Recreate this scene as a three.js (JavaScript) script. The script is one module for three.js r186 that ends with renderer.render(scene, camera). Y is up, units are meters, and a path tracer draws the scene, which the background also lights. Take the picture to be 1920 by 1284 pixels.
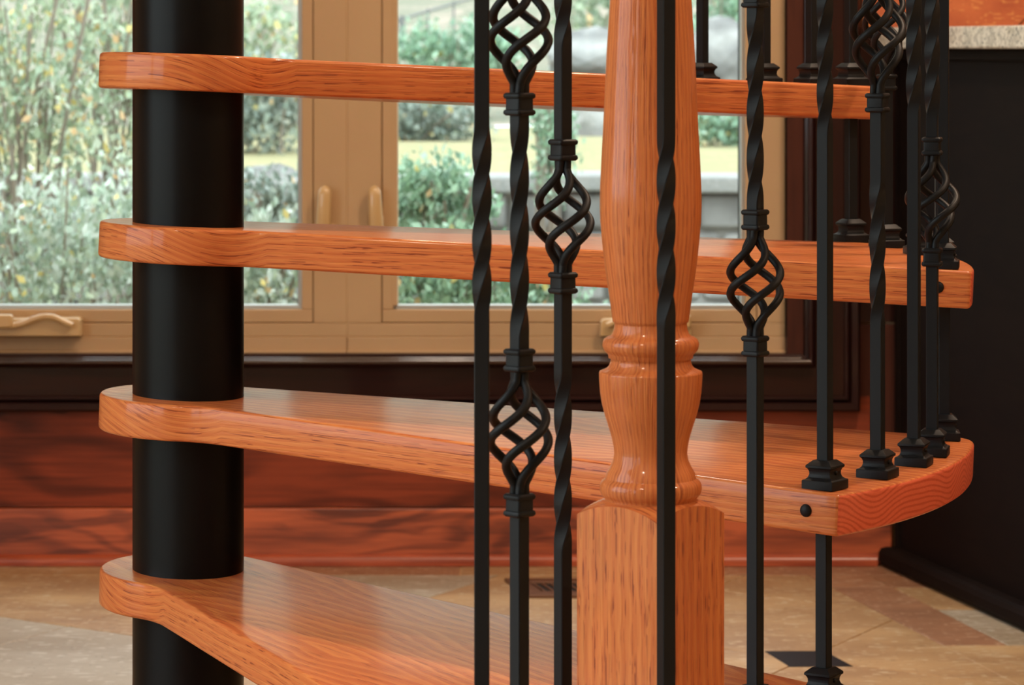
import * as THREE from 'three';
import { mergeGeometries, toCreasedNormals } from 'three/addons/utils/BufferGeometryUtils.js';
import { RoundedBoxGeometry } from 'three/addons/geometries/RoundedBoxGeometry.js';
import { RectAreaLightUniformsLib } from 'three/addons/lights/RectAreaLightUniformsLib.js';

// ------------------------------------------------------------------ camera, sky, exposure
const scene = new THREE.Scene();
const EYE = new THREE.Vector3(0.379375, 1.01, 3.8), FOCAL = 6080, HORIZON = 87.86;
const camera = new THREE.PerspectiveCamera(2 * Math.atan(642 / FOCAL) * 180 / Math.PI, 1920 / 1284, 0.05, 200);
camera.position.copy(EYE);
camera.lookAt(EYE.x, EYE.y, EYE.z - 1);
camera.setViewOffset(1920, 1284, 0, 642 - HORIZON, 1920, 1284);      // shift lens: level camera, horizon near the top
const renderer = new THREE.WebGLRenderer({ antialias: true });
renderer.toneMapping = THREE.LinearToneMapping;
renderer.toneMappingExposure = 1.0;
renderer.shadowMap.enabled = true;
RectAreaLightUniformsLib.init();
scene.background = new THREE.Color().setRGB(0.93, 1.0, 1.06);        // even overcast sky
scene.backgroundIntensity = 4.6;
const LAMP_COLOR = new THREE.Color().setRGB(1.0, 0.74, 0.54);
const LAMP_POWER = 300;
camera.focus = 3.5; camera.userData.fStop = 15;

// ------------------------------------------------------------------ small tools
let seed = 7;
const rnd = () => { seed = (seed * 1664525 + 1013904223) >>> 0; return seed / 4294967296; };
const rr = (a, b) => a + (b - a) * rnd();
const lerp = (a, b, t) => a + (b - a) * t;
const clamp = (x, a, b) => Math.min(b, Math.max(a, x));
const smooth = (a, b, x) => { const t = clamp((x - a) / (b - a), 0, 1); return t * t * (3 - 2 * t); };
const D2R = Math.PI / 180;
const creased = (g, a) => { g.scale(1000, 1000, 1000); const q = toCreasedNormals(g, a); q.scale(0.001, 0.001, 0.001); return q; };   // the helper joins vertices on a centimetre grid, so work in millimetres
function hash2(x, y, s) { let h = (x * 374761393 + y * 668265263 + s * 982451653) | 0; h = Math.imul(h ^ (h >>> 13), 1274126177); h ^= h >>> 16; return (h >>> 0) / 4294967296; }
function noise(x, y, px, py, s) {           // value noise that repeats after px, py cells
  const xi = Math.floor(x), yi = Math.floor(y), fx = x - xi, fy = y - yi;
  const u = fx * fx * (3 - 2 * fx), v = fy * fy * (3 - 2 * fy), m = (a, b) => ((a % b) + b) % b;
  const a = hash2(m(xi, px), m(yi, py), s), b = hash2(m(xi + 1, px), m(yi, py), s), c = hash2(m(xi, px), m(yi + 1, py), s), d = hash2(m(xi + 1, px), m(yi + 1, py), s);
  return lerp(lerp(a, b, u), lerp(c, d, u), v);
}
const fbm = (x, y, px, py, s, n = 4) => { let t = 0, a = 0.5, k = 1; for (let i = 0; i < n; i++) { t += a * noise(x * k, y * k, px * k, py * k, s + i); a *= 0.5; k *= 2; } return t / (1 - Math.pow(0.5, n)); };
function texture(w, h, fn, srgb = true) {
  const data = new Uint8Array(w * h * 4);
  for (let j = 0; j < h; j++) for (let i = 0; i < w; i++) {
    const c = fn(i / w, j / h), k = (j * w + i) * 4;
    data[k] = clamp(c[0], 0, 255); data[k + 1] = clamp(c[1], 0, 255); data[k + 2] = clamp(c[2], 0, 255); data[k + 3] = 255;
  }
  const t = new THREE.DataTexture(data, w, h, THREE.RGBAFormat);
  t.wrapS = t.wrapT = THREE.RepeatWrapping; t.magFilter = THREE.LinearFilter; t.minFilter = THREE.LinearMipmapLinearFilter; t.generateMipmaps = true;
  if (srgb) t.colorSpace = THREE.SRGBColorSpace;
  t.needsUpdate = true; return t;
}
const mix3 = (a, b, t) => [lerp(a[0], b[0], t), lerp(a[1], b[1], t), lerp(a[2], b[2], t)];
function sized(t, su, sv, ou = 0, ov = 0, rot = 0) { const c = t.clone(); c.repeat.set(1 / su, 1 / sv); c.offset.set(ou, ov); c.rotation = rot; c.needsUpdate = true; return c; }

const names = new Map();
function numbered(n) { const k = names.get(n) ?? 0; names.set(n, k + 1); return k ? n + '_' + String(k).padStart(3, '0') : n; }
function shadow(o) { o.traverse((m) => { if (m.isMesh) { m.castShadow = true; m.receiveShadow = true; } }); return o; }
function part(name, geo, mat, parent) { const m = new THREE.Mesh(geo, mat); m.name = name; m.castShadow = m.receiveShadow = true; parent.add(m); return m; }
function group(name, parent) { const g = new THREE.Group(); g.name = name; parent.add(g); return g; }
function thing(name, label, category, grp) { const g = new THREE.Group(); g.name = numbered(name); g.userData = { label, category }; if (grp) g.userData.group = grp; scene.add(g); return g; }
function structure(name, label) { const g = new THREE.Group(); g.name = name; g.userData = { kind: 'structure', label, category: name.split('_')[0] }; scene.add(g); return g; }
function box(x0, x1, y0, y1, z0, z1, r = 0) {
  const w = x1 - x0, h = y1 - y0, d = z1 - z0;
  const g = r > 0 ? new RoundedBoxGeometry(w, h, d, 2, Math.min(r, w * 0.45, h * 0.45, d * 0.45)) : new THREE.BoxGeometry(w, h, d);
  g.translate((x0 + x1) / 2, (y0 + y1) / 2, (z0 + z1) / 2);
  return boxUV(g);
}
function boxUV(g) {                          // uv in metres from the face each triangle points to
  const q = g.index ? g.toNonIndexed() : g, p = q.attributes.position, n = q.attributes.normal, uv = new Float32Array(p.count * 2);
  for (let i = 0; i < p.count; i += 3) {
    let ax = 0, ay = 0, az = 0; for (let k = 0; k < 3; k++) { ax += Math.abs(n.getX(i + k)); ay += Math.abs(n.getY(i + k)); az += Math.abs(n.getZ(i + k)); }
    for (let k = 0; k < 3; k++) {
      const x = p.getX(i + k), y = p.getY(i + k), z = p.getZ(i + k), o = (i + k) * 2;
      if (ay >= ax && ay >= az) { uv[o] = x; uv[o + 1] = z; } else if (ax >= az) { uv[o] = z; uv[o + 1] = y; } else { uv[o] = x; uv[o + 1] = y; }
    }
  }
  q.setAttribute('uv', new THREE.BufferAttribute(uv, 2));
  return q;
}
function flipUV(g) { const u = g.attributes.uv; for (let i = 0; i < u.count; i++) { const a = u.getX(i); u.setXY(i, u.getY(i), a); } return g; }

// ------------------------------------------------------------------ materials
const OAK_L = [210, 132, 74], OAK_M = [188, 102, 58], OAK_D = [118, 54, 34];
function oak(seedN, cathedral) {             // u along the grain, v across it
  return texture(1024, 512, (u, v) => {
    const w = fbm(u * 6, v * 3, 6, 3, seedN, 4) - 0.5;
    let ring;
    if (cathedral) { const c = (v - 0.5 + 0.10 * (fbm(u * 4, 0.5, 4, 4, seedN + 9, 3) - 0.5)) * 2; ring = Math.abs(c) * 7 + Math.sin(u * 2 * Math.PI) * 2.2 * Math.exp(-c * c * 3) + w * 2.6; }
    else ring = v * 19 + w * 2.4;
    const f = ring - Math.floor(ring), early = smooth(0.0, 0.18, f) * (1 - smooth(0.35, 1.0, f));
    const fine = noise(u * 40, v * 260, 40, 260, seedN + 20), pore = noise(u * 30, v * 256, 30, 256, seedN + 30);
    const tone = fbm(u * 3, v * 5, 3, 5, seedN + 40, 3);
    let c = mix3(OAK_L, OAK_M, clamp((cathedral ? 0.18 + 0.8 * early : 0.28 + 0.5 * early) + 0.6 * (tone - 0.5) + 0.4 * (fine - 0.5), 0, 1));
    const p = smooth(0.66, 0.80, pore) * (0.2 + 0.8 * early) * smooth(0.25, 0.5, noise(u * 90, v * 128, 90, 128, seedN + 50));
    return mix3(c, OAK_D, (cathedral ? 0.4 : 0.8) * p);
  });
}
const oakA = oak(11, false), oakB = oak(57, true);
const endGrain = texture(512, 256, (u, v) => {  // rings cut across: nested waves
  const x = u * 2 * Math.PI, y = v * 13 + 1.3 * Math.sin(x * 2 + 0.7) + 0.7 * Math.sin(x * 3 + 2.0) + 0.9 * (fbm(u * 6, v * 4, 6, 4, 71, 3) - 0.5);
  const f = 0.5 + 0.5 * Math.sin(y * 2 * Math.PI), sp = noise(u * 180, v * 90, 180, 90, 5);
  return mix3([216, 108, 80], [186, 84, 58], 0.75 * smooth(0.35, 1, f) + 0.3 * (sp - 0.5) + 0.12);
});
const oakBump = texture(1024, 512, (u, v) => { const p = noise(u * 30, v * 256, 30, 256, 41), k = 255 * (1 - 0.8 * smooth(0.62, 0.85, p)); return [k, k, k]; }, false);
const varnish = { roughness: 0.45, specularIntensity: 0.2, clearcoat: 0.36, clearcoatRoughness: 0.11 };
const M = {};
M.oakEdge = new THREE.MeshPhysicalMaterial({ map: sized(oakA, 1.0, 0.16), bumpMap: sized(oakBump, 1.0, 0.3), bumpScale: 0.0004, ...varnish });
M.oakTop = new THREE.MeshPhysicalMaterial({ map: sized(oakB, 0.9, 0.30, 0.13, 0.31), bumpMap: sized(oakBump, 0.8, 0.3), bumpScale: 0.0005, roughness: 0.45, specularIntensity: 0.2, clearcoat: 0.5, clearcoatRoughness: 0.15 });
M.oakEnd = new THREE.MeshPhysicalMaterial({ map: sized(endGrain, 0.36, 0.075), ...varnish });
M.oakPost = new THREE.MeshPhysicalMaterial({ map: sized(oakA, 0.8, 0.20, 0.4, 0.2), bumpMap: sized(oakBump, 1.0, 0.3), bumpScale: 0.0004, roughness: 0.42, specularIntensity: 0.25, clearcoat: 0.4, clearcoatRoughness: 0.1 });
M.iron = new THREE.MeshPhysicalMaterial({ color: new THREE.Color().setRGB(0.006, 0.0072, 0.0088), roughness: 0.5, specularIntensity: 0.4 });
M.pole = new THREE.MeshPhysicalMaterial({
  color: new THREE.Color().setRGB(0.0035, 0.0036, 0.004), roughness: 0.40, specularIntensity: 0.26,
  roughnessMap: texture(256, 256, (u, v) => { const k = 190 + 65 * fbm(u * 7, v * 9, 7, 9, 3, 4); return [k, k, k]; }, false),
});
const clad = texture(256, 256, (u, v) => mix3([185, 154, 115], [178, 146, 108], fbm(u * 8, v * 8, 8, 8, 15, 4)));
M.clad = new THREE.MeshStandardMaterial({ map: clad, roughness: 0.55 });
M.hardware = new THREE.MeshPhysicalMaterial({ color: 0xc3a373, roughness: 0.28, clearcoat: 0.4, clearcoatRoughness: 0.15 });
M.spacer = new THREE.MeshStandardMaterial({ color: 0xb9c0c2, roughness: 0.35, metalness: 0.7 });
M.gasket = new THREE.MeshStandardMaterial({ color: 0x33383a, roughness: 0.7 });
M.glass = new THREE.MeshPhysicalMaterial({ color: 0xf4faf8, transmission: 1, thickness: 0, roughness: 0, ior: 1.5 });
function stained(seedN, light, dark, veins) { // mahogany boards: broad flowing figure, u along the board
  return texture(1024, 512, (u, v) => {
    const w = fbm(u * 3, v * 3, 3, 3, seedN, 5), s = fbm(u * 10, v * 60, 10, 60, seedN + 5, 3), l = fbm(u * 2 + w * 0.8, v * 9 + w * 3.0, 2, 9, seedN + 11, 4);
    const cf = v * 3 + 5.5 * fbm(u * 2, v * 2, 2, 2, seedN + 17, 3), fr = cf - Math.floor(cf), line = smooth(0.0, 0.25, fr) * (1 - smooth(0.3, 0.55, fr));
    const vein = clamp(0.8 * smooth(0.56, 0.70, l) + 0.55 * line, 0, 1) * veins;
    return mix3(light, dark, clamp(0.15 + 0.7 * vein + 0.9 * (w - 0.5) + 0.5 * (s - 0.5), 0, 1));
  });
}
const casingTex = stained(101, [46, 20, 15], [26, 11, 9], 0.5), fieldTex = stained(131, [140, 62, 36], [62, 26, 17], 1.0), baseTex = stained(161, [196, 98, 58], [104, 46, 29], 1.0);
M.casing = new THREE.MeshPhysicalMaterial({ map: sized(casingTex, 1.3, 0.35), roughness: 0.5, specularIntensity: 0.2, clearcoat: 0.3, clearcoatRoughness: 0.06 });
M.field = new THREE.MeshPhysicalMaterial({ map: sized(fieldTex, 1.1, 0.42, 0.2, 0.1), roughness: 0.5, specularIntensity: 0.35, clearcoat: 0.1, clearcoatRoughness: 0.25 });
M.reveal = new THREE.MeshPhysicalMaterial({ map: sized(stained(111, [76, 40, 29], [48, 24, 18], 0.6), 1.2, 0.4), roughness: 0.5, specularIntensity: 0.3 });
M.nosing = new THREE.MeshPhysicalMaterial({ map: sized(casingTex, 1.3, 0.35), roughness: 0.25, clearcoat: 1.0, clearcoatRoughness: 0.1 });
M.base = new THREE.MeshPhysicalMaterial({ map: sized(baseTex, 1.0, 0.25, 0.6, 0.3), roughness: 0.4, clearcoat: 0.25, clearcoatRoughness: 0.25 });
M.shoe = new THREE.MeshPhysicalMaterial({ map: sized(stained(171, [184, 88, 52], [138, 58, 34], 0.6), 1.0, 0.2), roughness: 0.35, clearcoat: 0.3, clearcoatRoughness: 0.2 });
M.cabinet = new THREE.MeshPhysicalMaterial({ map: sized(stained(191, [26, 18, 15], [17, 11, 10], 0.4), 0.9, 0.5), roughness: 0.7, specularIntensity: 0.12 });
M.granite = new THREE.MeshPhysicalMaterial({
  map: sized(texture(512, 512, (u, v) => {
    const a = fbm(u * 24, v * 24, 24, 24, 201, 4), b = noise(u * 90, v * 90, 90, 90, 211), c = noise(u * 60, v * 60, 60, 60, 221);
    let k = mix3([224, 218, 204], [188, 180, 166], smooth(0.42, 0.62, a)); k = mix3(k, [84, 74, 64], 0.85 * smooth(0.70, 0.84, b)); return mix3(k, [232, 226, 212], 0.7 * smooth(0.7, 0.85, c));
  }), 0.30, 0.30), roughness: 0.3, clearcoat: 0.3,
});
function stoneTex(seedN, a, b, speck, amount) {
  return texture(512, 512, (u, v) => {
    const l = fbm(u * 5, v * 14, 5, 14, seedN, 5), q = fbm(u * 3, v * 4, 3, 4, seedN + 7, 4), s = noise(u * 40, v * 90, 40, 90, seedN + 13), d = noise(u * 120, v * 150, 120, 150, seedN + 17);
    let k = mix3(a, b, clamp(0.5 + 1.6 * (q - 0.5) + 0.9 * (l - 0.5), 0, 1)); k = mix3(k, speck, amount * smooth(0.70, 0.9, s)); return mix3(k, [k[0] * 0.7, k[1] * 0.68, k[2] * 0.64], 0.5 * smooth(0.84, 0.95, d));
  });
}
const travA = stoneTex(301, [174, 164, 145], [152, 136, 112], [196, 190, 176], 0.8), travB = stoneTex(341, [192, 160, 116], [160, 126, 88], [206, 188, 158], 0.7), noce = stoneTex(381, [168, 124, 92], [138, 98, 72], [196, 166, 138], 0.7);
M.tiles = [travA, travB, travB].map((t, i) => new THREE.MeshPhysicalMaterial({ map: sized(t, 0.62, 0.62, i * 0.37, i * 0.21), roughness: 0.5, clearcoat: 0.08, clearcoatRoughness: 0.3 }));
M.noce = [0, 0.4].map((o) => new THREE.MeshPhysicalMaterial({ map: sized(noce, 0.5, 0.5, o, o), roughness: 0.5 }));
M.blackTile = new THREE.MeshPhysicalMaterial({ color: 0x1d1414, roughness: 0.55, specularIntensity: 0.25 });
M.grout = new THREE.MeshStandardMaterial({ color: 0xc9a77e, roughness: 0.95 });
const slate = stoneTex(421, [226, 150, 84], [204, 118, 62], [232, 176, 100], 0.25), slateB = stoneTex(451, [206, 118, 70], [176, 90, 54], [236, 186, 104], 0.45);
M.slate = [slate, slateB].map((t) => new THREE.MeshStandardMaterial({ map: sized(t, 0.35, 0.35), roughness: 0.7 }));
M.register = new THREE.MeshStandardMaterial({ color: 0x6b4a35, roughness: 0.45, metalness: 0.3 });
M.duct = new THREE.MeshStandardMaterial({ color: 0x14110f, roughness: 0.9 });
M.plaster = new THREE.MeshStandardMaterial({ map: sized(texture(128, 128, (u, v) => mix3([206, 178, 140], [198, 168, 130], fbm(u * 8, v * 8, 8, 8, 77, 3))), 1, 1), roughness: 0.9 });
M.ceiling = new THREE.MeshStandardMaterial({ color: 0xe6dccb, roughness: 0.95 });
M.lampGlow = new THREE.MeshStandardMaterial({ color: 0xfff1dd, emissive: LAMP_COLOR, emissiveIntensity: 4 });
M.lampTrim = new THREE.MeshStandardMaterial({ color: 0xdedad2, roughness: 0.5 });

// ------------------------------------------------------------------ room shell
const FLOOR_X0 = -1.9, FLOOR_X1 = 3.2, WALL_Z = -2.53, REAR_Z = 5.2, CEIL = 2.75;
const pxX = (px, z) => EYE.x + (px - 960) * (EYE.z - z) / FOCAL;      // measured on the photograph, at a given depth
const pxY = (py, z) => EYE.y - (py - HORIZON) * (EYE.z - z) / FOCAL;

// convex polygons (x, z) for stone tiles
function clip(poly, nx, nz, d) {             // keep nx*x + nz*z <= d
  const out = [];
  for (let i = 0; i < poly.length; i++) {
    const a = poly[i], b = poly[(i + 1) % poly.length], da = nx * a[0] + nz * a[1] - d, db = nx * b[0] + nz * b[1] - d;
    if (da <= 0) out.push(a);
    if ((da < 0 && db > 0) || (da > 0 && db < 0)) { const t = da / (da - db); out.push([lerp(a[0], b[0], t), lerp(a[1], b[1], t)]); }
  }
  return out;
}
const areaOf = (p) => { let a = 0; for (let i = 0; i < p.length; i++) { const q = p[(i + 1) % p.length]; a += p[i][0] * q[1] - q[0] * p[i][1]; } return Math.abs(a) / 2; };
function shrink(poly, g) {                   // inset a convex polygon by g
  let s = 0; for (let i = 0; i < poly.length; i++) { const q = poly[(i + 1) % poly.length]; s += poly[i][0] * q[1] - q[0] * poly[i][1]; }
  let out = poly; const w = s > 0 ? 1 : -1;
  for (let i = 0; i < poly.length; i++) {
    const a = poly[i], b = poly[(i + 1) % poly.length], l = Math.hypot(b[0] - a[0], b[1] - a[1]); if (l < 1e-6) continue;
    const nx = w * (b[1] - a[1]) / l, nz = -w * (b[0] - a[0]) / l; out = clip(out, nx, nz, nx * a[0] + nz * a[1] - g); if (out.length < 3) return [];
  }
  return out;
}
function slabGeo(poly, top, thick) {         // flat stone with small chamfer
  const s = new THREE.Shape(poly.map((p) => new THREE.Vector2(p[0], p[1])));
  const g = new THREE.ExtrudeGeometry(s, { depth: thick - 0.0008, bevelEnabled: true, bevelThickness: 0.0008, bevelSize: 0.0008, bevelOffset: -0.0008, bevelSegments: 1 });
  g.rotateX(Math.PI / 2); g.translate(0, top - 0.0008, 0);
  return g;
}
const floor = structure('floor', 'beige travertine tile floor with brown border strips');
part('slab', box(FLOOR_X0 - 0.2, FLOOR_X1 + 0.2, -0.15, -0.0022, WALL_Z - 0.25, REAR_Z + 0.2), M.grout, floor);
{
  const P0 = [0.864, -1.553], U = [0.224, -0.439], V = [0.345, 0.247], g = 0.0016;
  const Bn = 1 / Math.hypot(1, 0.2232), bx = Bn, bz = -0.2232 * Bn, bd = (0.931 + 2.465 * 0.2232) * Bn;   // line B of the border
  let k = 0;
  for (let i = -20; i <= 20; i++) for (let j = -16; j <= 16; j++) {
    const o = [P0[0] + i * U[0] + j * V[0], P0[1] + i * U[1] + j * V[1]];
    let q = shrink([o, [o[0] + U[0], o[1] + U[1]], [o[0] + U[0] + V[0], o[1] + U[1] + V[1]], [o[0] + V[0], o[1] + V[1]]], g);
    for (const [nx, nz, d] of [[-1, 0, -FLOOR_X0], [1, 0, FLOOR_X1], [0, 1, 3.0], [0, -1, 2.402 - g]]) q = clip(q, nx, nz, d);
    if (q.length < 3 || areaOf(q) < 1e-3) continue;
    const left = clip(q, bx, bz, bd - g), right = clip(clip(q, -bx, -bz, -bd + g), 0, -1, 1.675 - g);
    for (const s of [left, right]) if (s.length > 2 && areaOf(s) > 2e-4) part('tile', slabGeo(s, 0, 0.010), M.tiles[j <= -3 ? (i % 2 ? 1 : 0) : (Math.abs(i * 5 + j * 3) % 3 ? 1 : 2)], floor);
    k++;
  }
  const A = (z) => 1.046 + (z + 2.478) * 0.2124, B = (z) => 0.931 + (z + 2.465) * 0.2232, C = (z) => 1.13 + (z + 2.589) * 0.2354;
  const strip = (f0, f1, z0, z1, m) => part('border_tile', slabGeo(shrink([[f0(z0), z0], [f1(z0), z0], [f1(z1), z1], [f0(z1), z1]], g), 0, 0.010), m, floor);
  strip(B, A, -2.402, -2.26, M.noce[0]); strip(B, A, -2.26, -1.675, M.noce[1]);
  strip(A, C, -2.402, -2.26, M.noce[0]); strip(A, C, -2.26, -2.02, M.tiles[1]); strip(A, C, -2.02, -1.675, M.tiles[0]);
  for (let x = -2.6, n = 0; x < 3.1; x += 0.48, n++) part('border_tile', slabGeo(shrink([[x, -2.56], [x + 0.48, -2.56], [x + 0.48, -2.402], [x, -2.402]], g), 0, 0.010), n % 2 ? M.noce[0] : M.tiles[1], floor);
  part('inset_tile', slabGeo([[0.801, -1.62], [0.902, -1.622], [0.936, -1.486], [0.832, -1.482]], 0.0006, 0.012), M.blackTile, floor);
  part('tile', slabGeo([[FLOOR_X0, 3.003], [FLOOR_X1, 3.003], [FLOOR_X1, REAR_Z], [FLOOR_X0, REAR_Z]], 0, 0.010), M.tiles[0], floor);
}
const ceiling = structure('ceiling', 'plain light ceiling above the stair');
part('slab', box(FLOOR_X0 - 0.2, FLOOR_X1 + 0.2, CEIL, CEIL + 0.2, WALL_Z - 0.25, REAR_Z + 0.2), M.ceiling, ceiling);

// window opening (frame plane slightly behind the wall face)
const WZ = -2.55, wx = (px) => pxX(px, WZ), wy = (py) => pxY(py, WZ);
const FR_X0 = wx(-168), FR_X1 = wx(1472), FR_Y0 = wy(662), FR_Y1 = 2.30;
const wallBack = structure('wall_back', 'dark stained wood panelled wall below and beside the windows');
const WB = -2.75;                             // outer face of the wall
part('masonry', box(FLOOR_X0 - 0.2, FLOOR_X1 + 0.2, 0, FR_Y0 - 0.012, WB, WALL_Z - 0.012), M.plaster, wallBack);
part('masonry', box(FLOOR_X0 - 0.2, FLOOR_X1 + 0.2, FR_Y1 + 0.01, CEIL, WB, WALL_Z - 0.012), M.plaster, wallBack);
part('masonry', box(FLOOR_X0 - 0.2, FR_X0 - 0.01, FR_Y0 - 0.012, FR_Y1 + 0.01, WB, WALL_Z - 0.012), M.plaster, wallBack);
part('masonry', box(FR_X1 + 0.01, FLOOR_X1 + 0.2, FR_Y0 - 0.012, FR_Y1 + 0.01, WB, WALL_Z - 0.012), M.plaster, wallBack);
// boards on the wall
const baseTop = pxY(951, WALL_Z), CX1 = pxX(1612, WALL_Z), CY0 = pxY(771, WALL_Z);
part('panel', box(FLOOR_X0, CX1 + 0.02, baseTop + 0.002, CY0 + 0.03, WALL_Z - 0.012, WALL_Z), M.field, wallBack);
const seamY = pxY(606, WALL_Z);
part('panel', flipUV(box(CX1 - 0.02, 1.4, baseTop + 0.002, seamY - 0.002, WALL_Z - 0.012, WALL_Z - 0.0005)), M.reveal, wallBack);
part('panel', flipUV(box(CX1 - 0.02, 1.064, seamY + 0.002, CEIL, WALL_Z - 0.012, WALL_Z - 0.0005)), M.casing, wallBack);
part('panel', flipUV(box(1.064, 1.4, seamY + 0.002, 1.047, WALL_Z - 0.012, WALL_Z - 0.0005)), M.casing, wallBack);
part('panel', box(FLOOR_X0, FR_X0 - 0.1, CY0, CEIL, WALL_Z - 0.012, WALL_Z - 0.0005), M.field, wallBack);
const baseboard = structure('baseboard_back', 'reddish stained wooden baseboard with rounded shoe moulding under the window wall');
part('board', box(FLOOR_X0, 1.12, 0.001, baseTop, WALL_Z - 0.010, WALL_Z + 0.014, 0.004), M.base, baseboard);
{
  const s = new THREE.Shape(); s.moveTo(0, 0); s.lineTo(0.016, 0); s.lineTo(0.016, 0.008); s.quadraticCurveTo(0.014, 0.020, 0, 0.0215); s.closePath();
  const g = new THREE.ExtrudeGeometry(s, { depth: 1.09 - FLOOR_X0, bevelEnabled: false, curveSegments: 8 });
  g.rotateY(-Math.PI / 2); g.scale(1, 1, 1);   // profile x -> +z, length -> -x
  g.translate(1.09, 0.001, WALL_Z + 0.014);
  part('shoe_moulding', boxUV(g), M.shoe, baseboard);
}

// dark picture-frame casing round the window: profile (distance outward, height above the wall), mitred
const casing = structure('trim_1', 'dark mahogany moulded casing around the casement windows');
{
  const full = [[-0.034, -0.02], [-0.034, 0.012], [-0.010, 0.012], [0, 0.014], [0.001, 0.026], [0.006, 0.028], [0.007, 0.047], [0.0082, 0.0515], [0.0100, 0.0538], [0.0118, 0.0545], [0.0138, 0.0536], [0.0155, 0.051], [0.0168, 0.047], [0.018, 0.030], [0.022, 0.026], [0.076, 0.026], [0.078, 0.033], [0.083, 0.034], [0.085, 0.024], [0.089, 0.022], [0.091, 0.036], [0.103, 0.038], [0.108, 0.030], [0.109, -0.01]];
  const X0 = FR_X0 - 0.034, X1 = FR_X1 + 0.034, Y0 = pxY(668, WALL_Z + 0.03), Y1 = FR_Y1 + 0.02;
  const side = (a, b, na, nb, nm, flip, prof = full) => {   // run from corner a to corner b; na, nb point outward along the mitre
    const pos = [], uv = [], L = Math.hypot(b[0] - a[0], b[1] - a[1]);
    for (let i = 0; i < prof.length - 1; i++) {
      const P = (c, n, p) => [c[0] + n[0] * p[0], c[1] + n[1] * p[0], WALL_Z + p[1]];
      const q = [P(a, na, prof[i]), P(b, nb, prof[i]), P(b, nb, prof[i + 1]), P(a, na, prof[i + 1])], t = [[0, prof[i][0]], [L, prof[i][0]], [L, prof[i + 1][0]], [0, prof[i + 1][0]]];
      for (const k of flip ? [0, 2, 1, 0, 3, 2] : [0, 1, 2, 0, 2, 3]) { pos.push(...q[k]); uv.push(...t[k]); }
    }
    const g = new THREE.BufferGeometry(); g.setAttribute('position', new THREE.Float32BufferAttribute(pos, 3)); g.setAttribute('uv', new THREE.Float32BufferAttribute(uv, 2)); g.computeVertexNormals();
    part(nm, creased(g, 0.7), M.casing, casing);
  };
  const c = [[X0, Y0], [X1, Y0], [X1, Y1], [X0, Y1]], n = [[-1, -1], [1, -1], [1, 1], [-1, 1]];
  side(c[0], c[1], n[0], n[1], 'apron', false, [[-0.004, -0.02], [-0.004, 0.024], ...full.slice(4)]); side(c[1], c[2], n[1], n[2], 'side_casing', false); side(c[2], c[3], n[2], n[3], 'head_casing', false); side(c[3], c[0], n[3], n[0], 'side_casing', false);
  part('stool', box(FR_X0 - 0.03, FR_X1 + 0.03, FR_Y0 - 0.011, FR_Y0 - 0.002, WZ - 0.01, WALL_Z + 0.040, 0.004), M.nosing, casing);
  { const n = new THREE.CylinderGeometry(0.0048, 0.0048, X1 - X0 + 0.02, 14, 1); n.rotateZ(Math.PI / 2); n.translate((X0 + X1) / 2, Y0 - 0.0085, WALL_Z + 0.0525); part('nosing', boxUV(n), M.nosing, casing); }
  for (const x of [FR_X0 - 0.0325, FR_X1 + 0.001]) part('inner_strip', flipUV(box(x, x + 0.0315, FR_Y0 - 0.002, FR_Y1, WALL_Z - 0.01, WALL_Z + 0.0165, 0.001)), M.reveal, casing);
  part('jamb_extension', box(FR_X1, FR_X1 + 0.014, FR_Y0 - 0.002, FR_Y1, WZ - 0.02, WALL_Z + 0.016), M.casing, casing);
  part('jamb_extension', box(FR_X0 - 0.014, FR_X0, FR_Y0 - 0.002, FR_Y1, WZ - 0.02, WALL_Z + 0.016), M.casing, casing);
}

// two casement windows
function lockHandle(px, lean, parent) {       // tapered lever on a low plate
  const g = group('lock_handle', parent);
  const yb = wy(452), yt = wy(346), x = wx(px);
  const pts = [];
  const n = 26, ring = 16, pos = [], idx = [];
  for (let i = 0; i <= n; i++) {
    const t = i / n, q = t > 0.84 ? Math.sqrt(Math.max(0.0004, 1 - Math.pow((t - 0.84) / 0.16, 2))) : 1, w = lerp(0.0158, 0.0125, t) * q, d = lerp(0.013, 0.011, t) * q;
    const zc = WZ + 0.016 + 0.012 * Math.sin(t * Math.PI * 0.75);
    for (let k = 0; k < ring; k++) { const a = k / ring * 2 * Math.PI, sx = Math.sign(Math.cos(a)) * Math.pow(Math.abs(Math.cos(a)), 0.7), sz = Math.sign(Math.sin(a)) * Math.pow(Math.abs(Math.sin(a)), 0.7); pos.push(x + lean * (1 - t) * 0.004 + sx * w, lerp(yb, yt, t), zc + sz * d); }
  }
  for (let i = 0; i < n; i++) for (let k = 0; k < ring; k++) { const a = i * ring + k, b = i * ring + (k + 1) % ring; idx.push(a, a + ring, b, b, a + ring, b + ring); }
  const lev = new THREE.BufferGeometry(); lev.setAttribute('position', new THREE.Float32BufferAttribute(pos, 3)); lev.setIndex(idx); lev.computeVertexNormals();
  part('lever', lev, M.hardware, g);
  part('plate', box(x - 0.017, x + 0.017, yb - 0.03, yb + 0.034, WZ - 0.004, WZ + 0.008, 0.004), M.hardware, g);
  part('latch', box(x + lean * 0.013 - 0.004, x + lean * 0.013 + 0.004, yb - 0.01, wy(404), WZ - 0.002, WZ + 0.022, 0.003), M.hardware, g);
}
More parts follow.
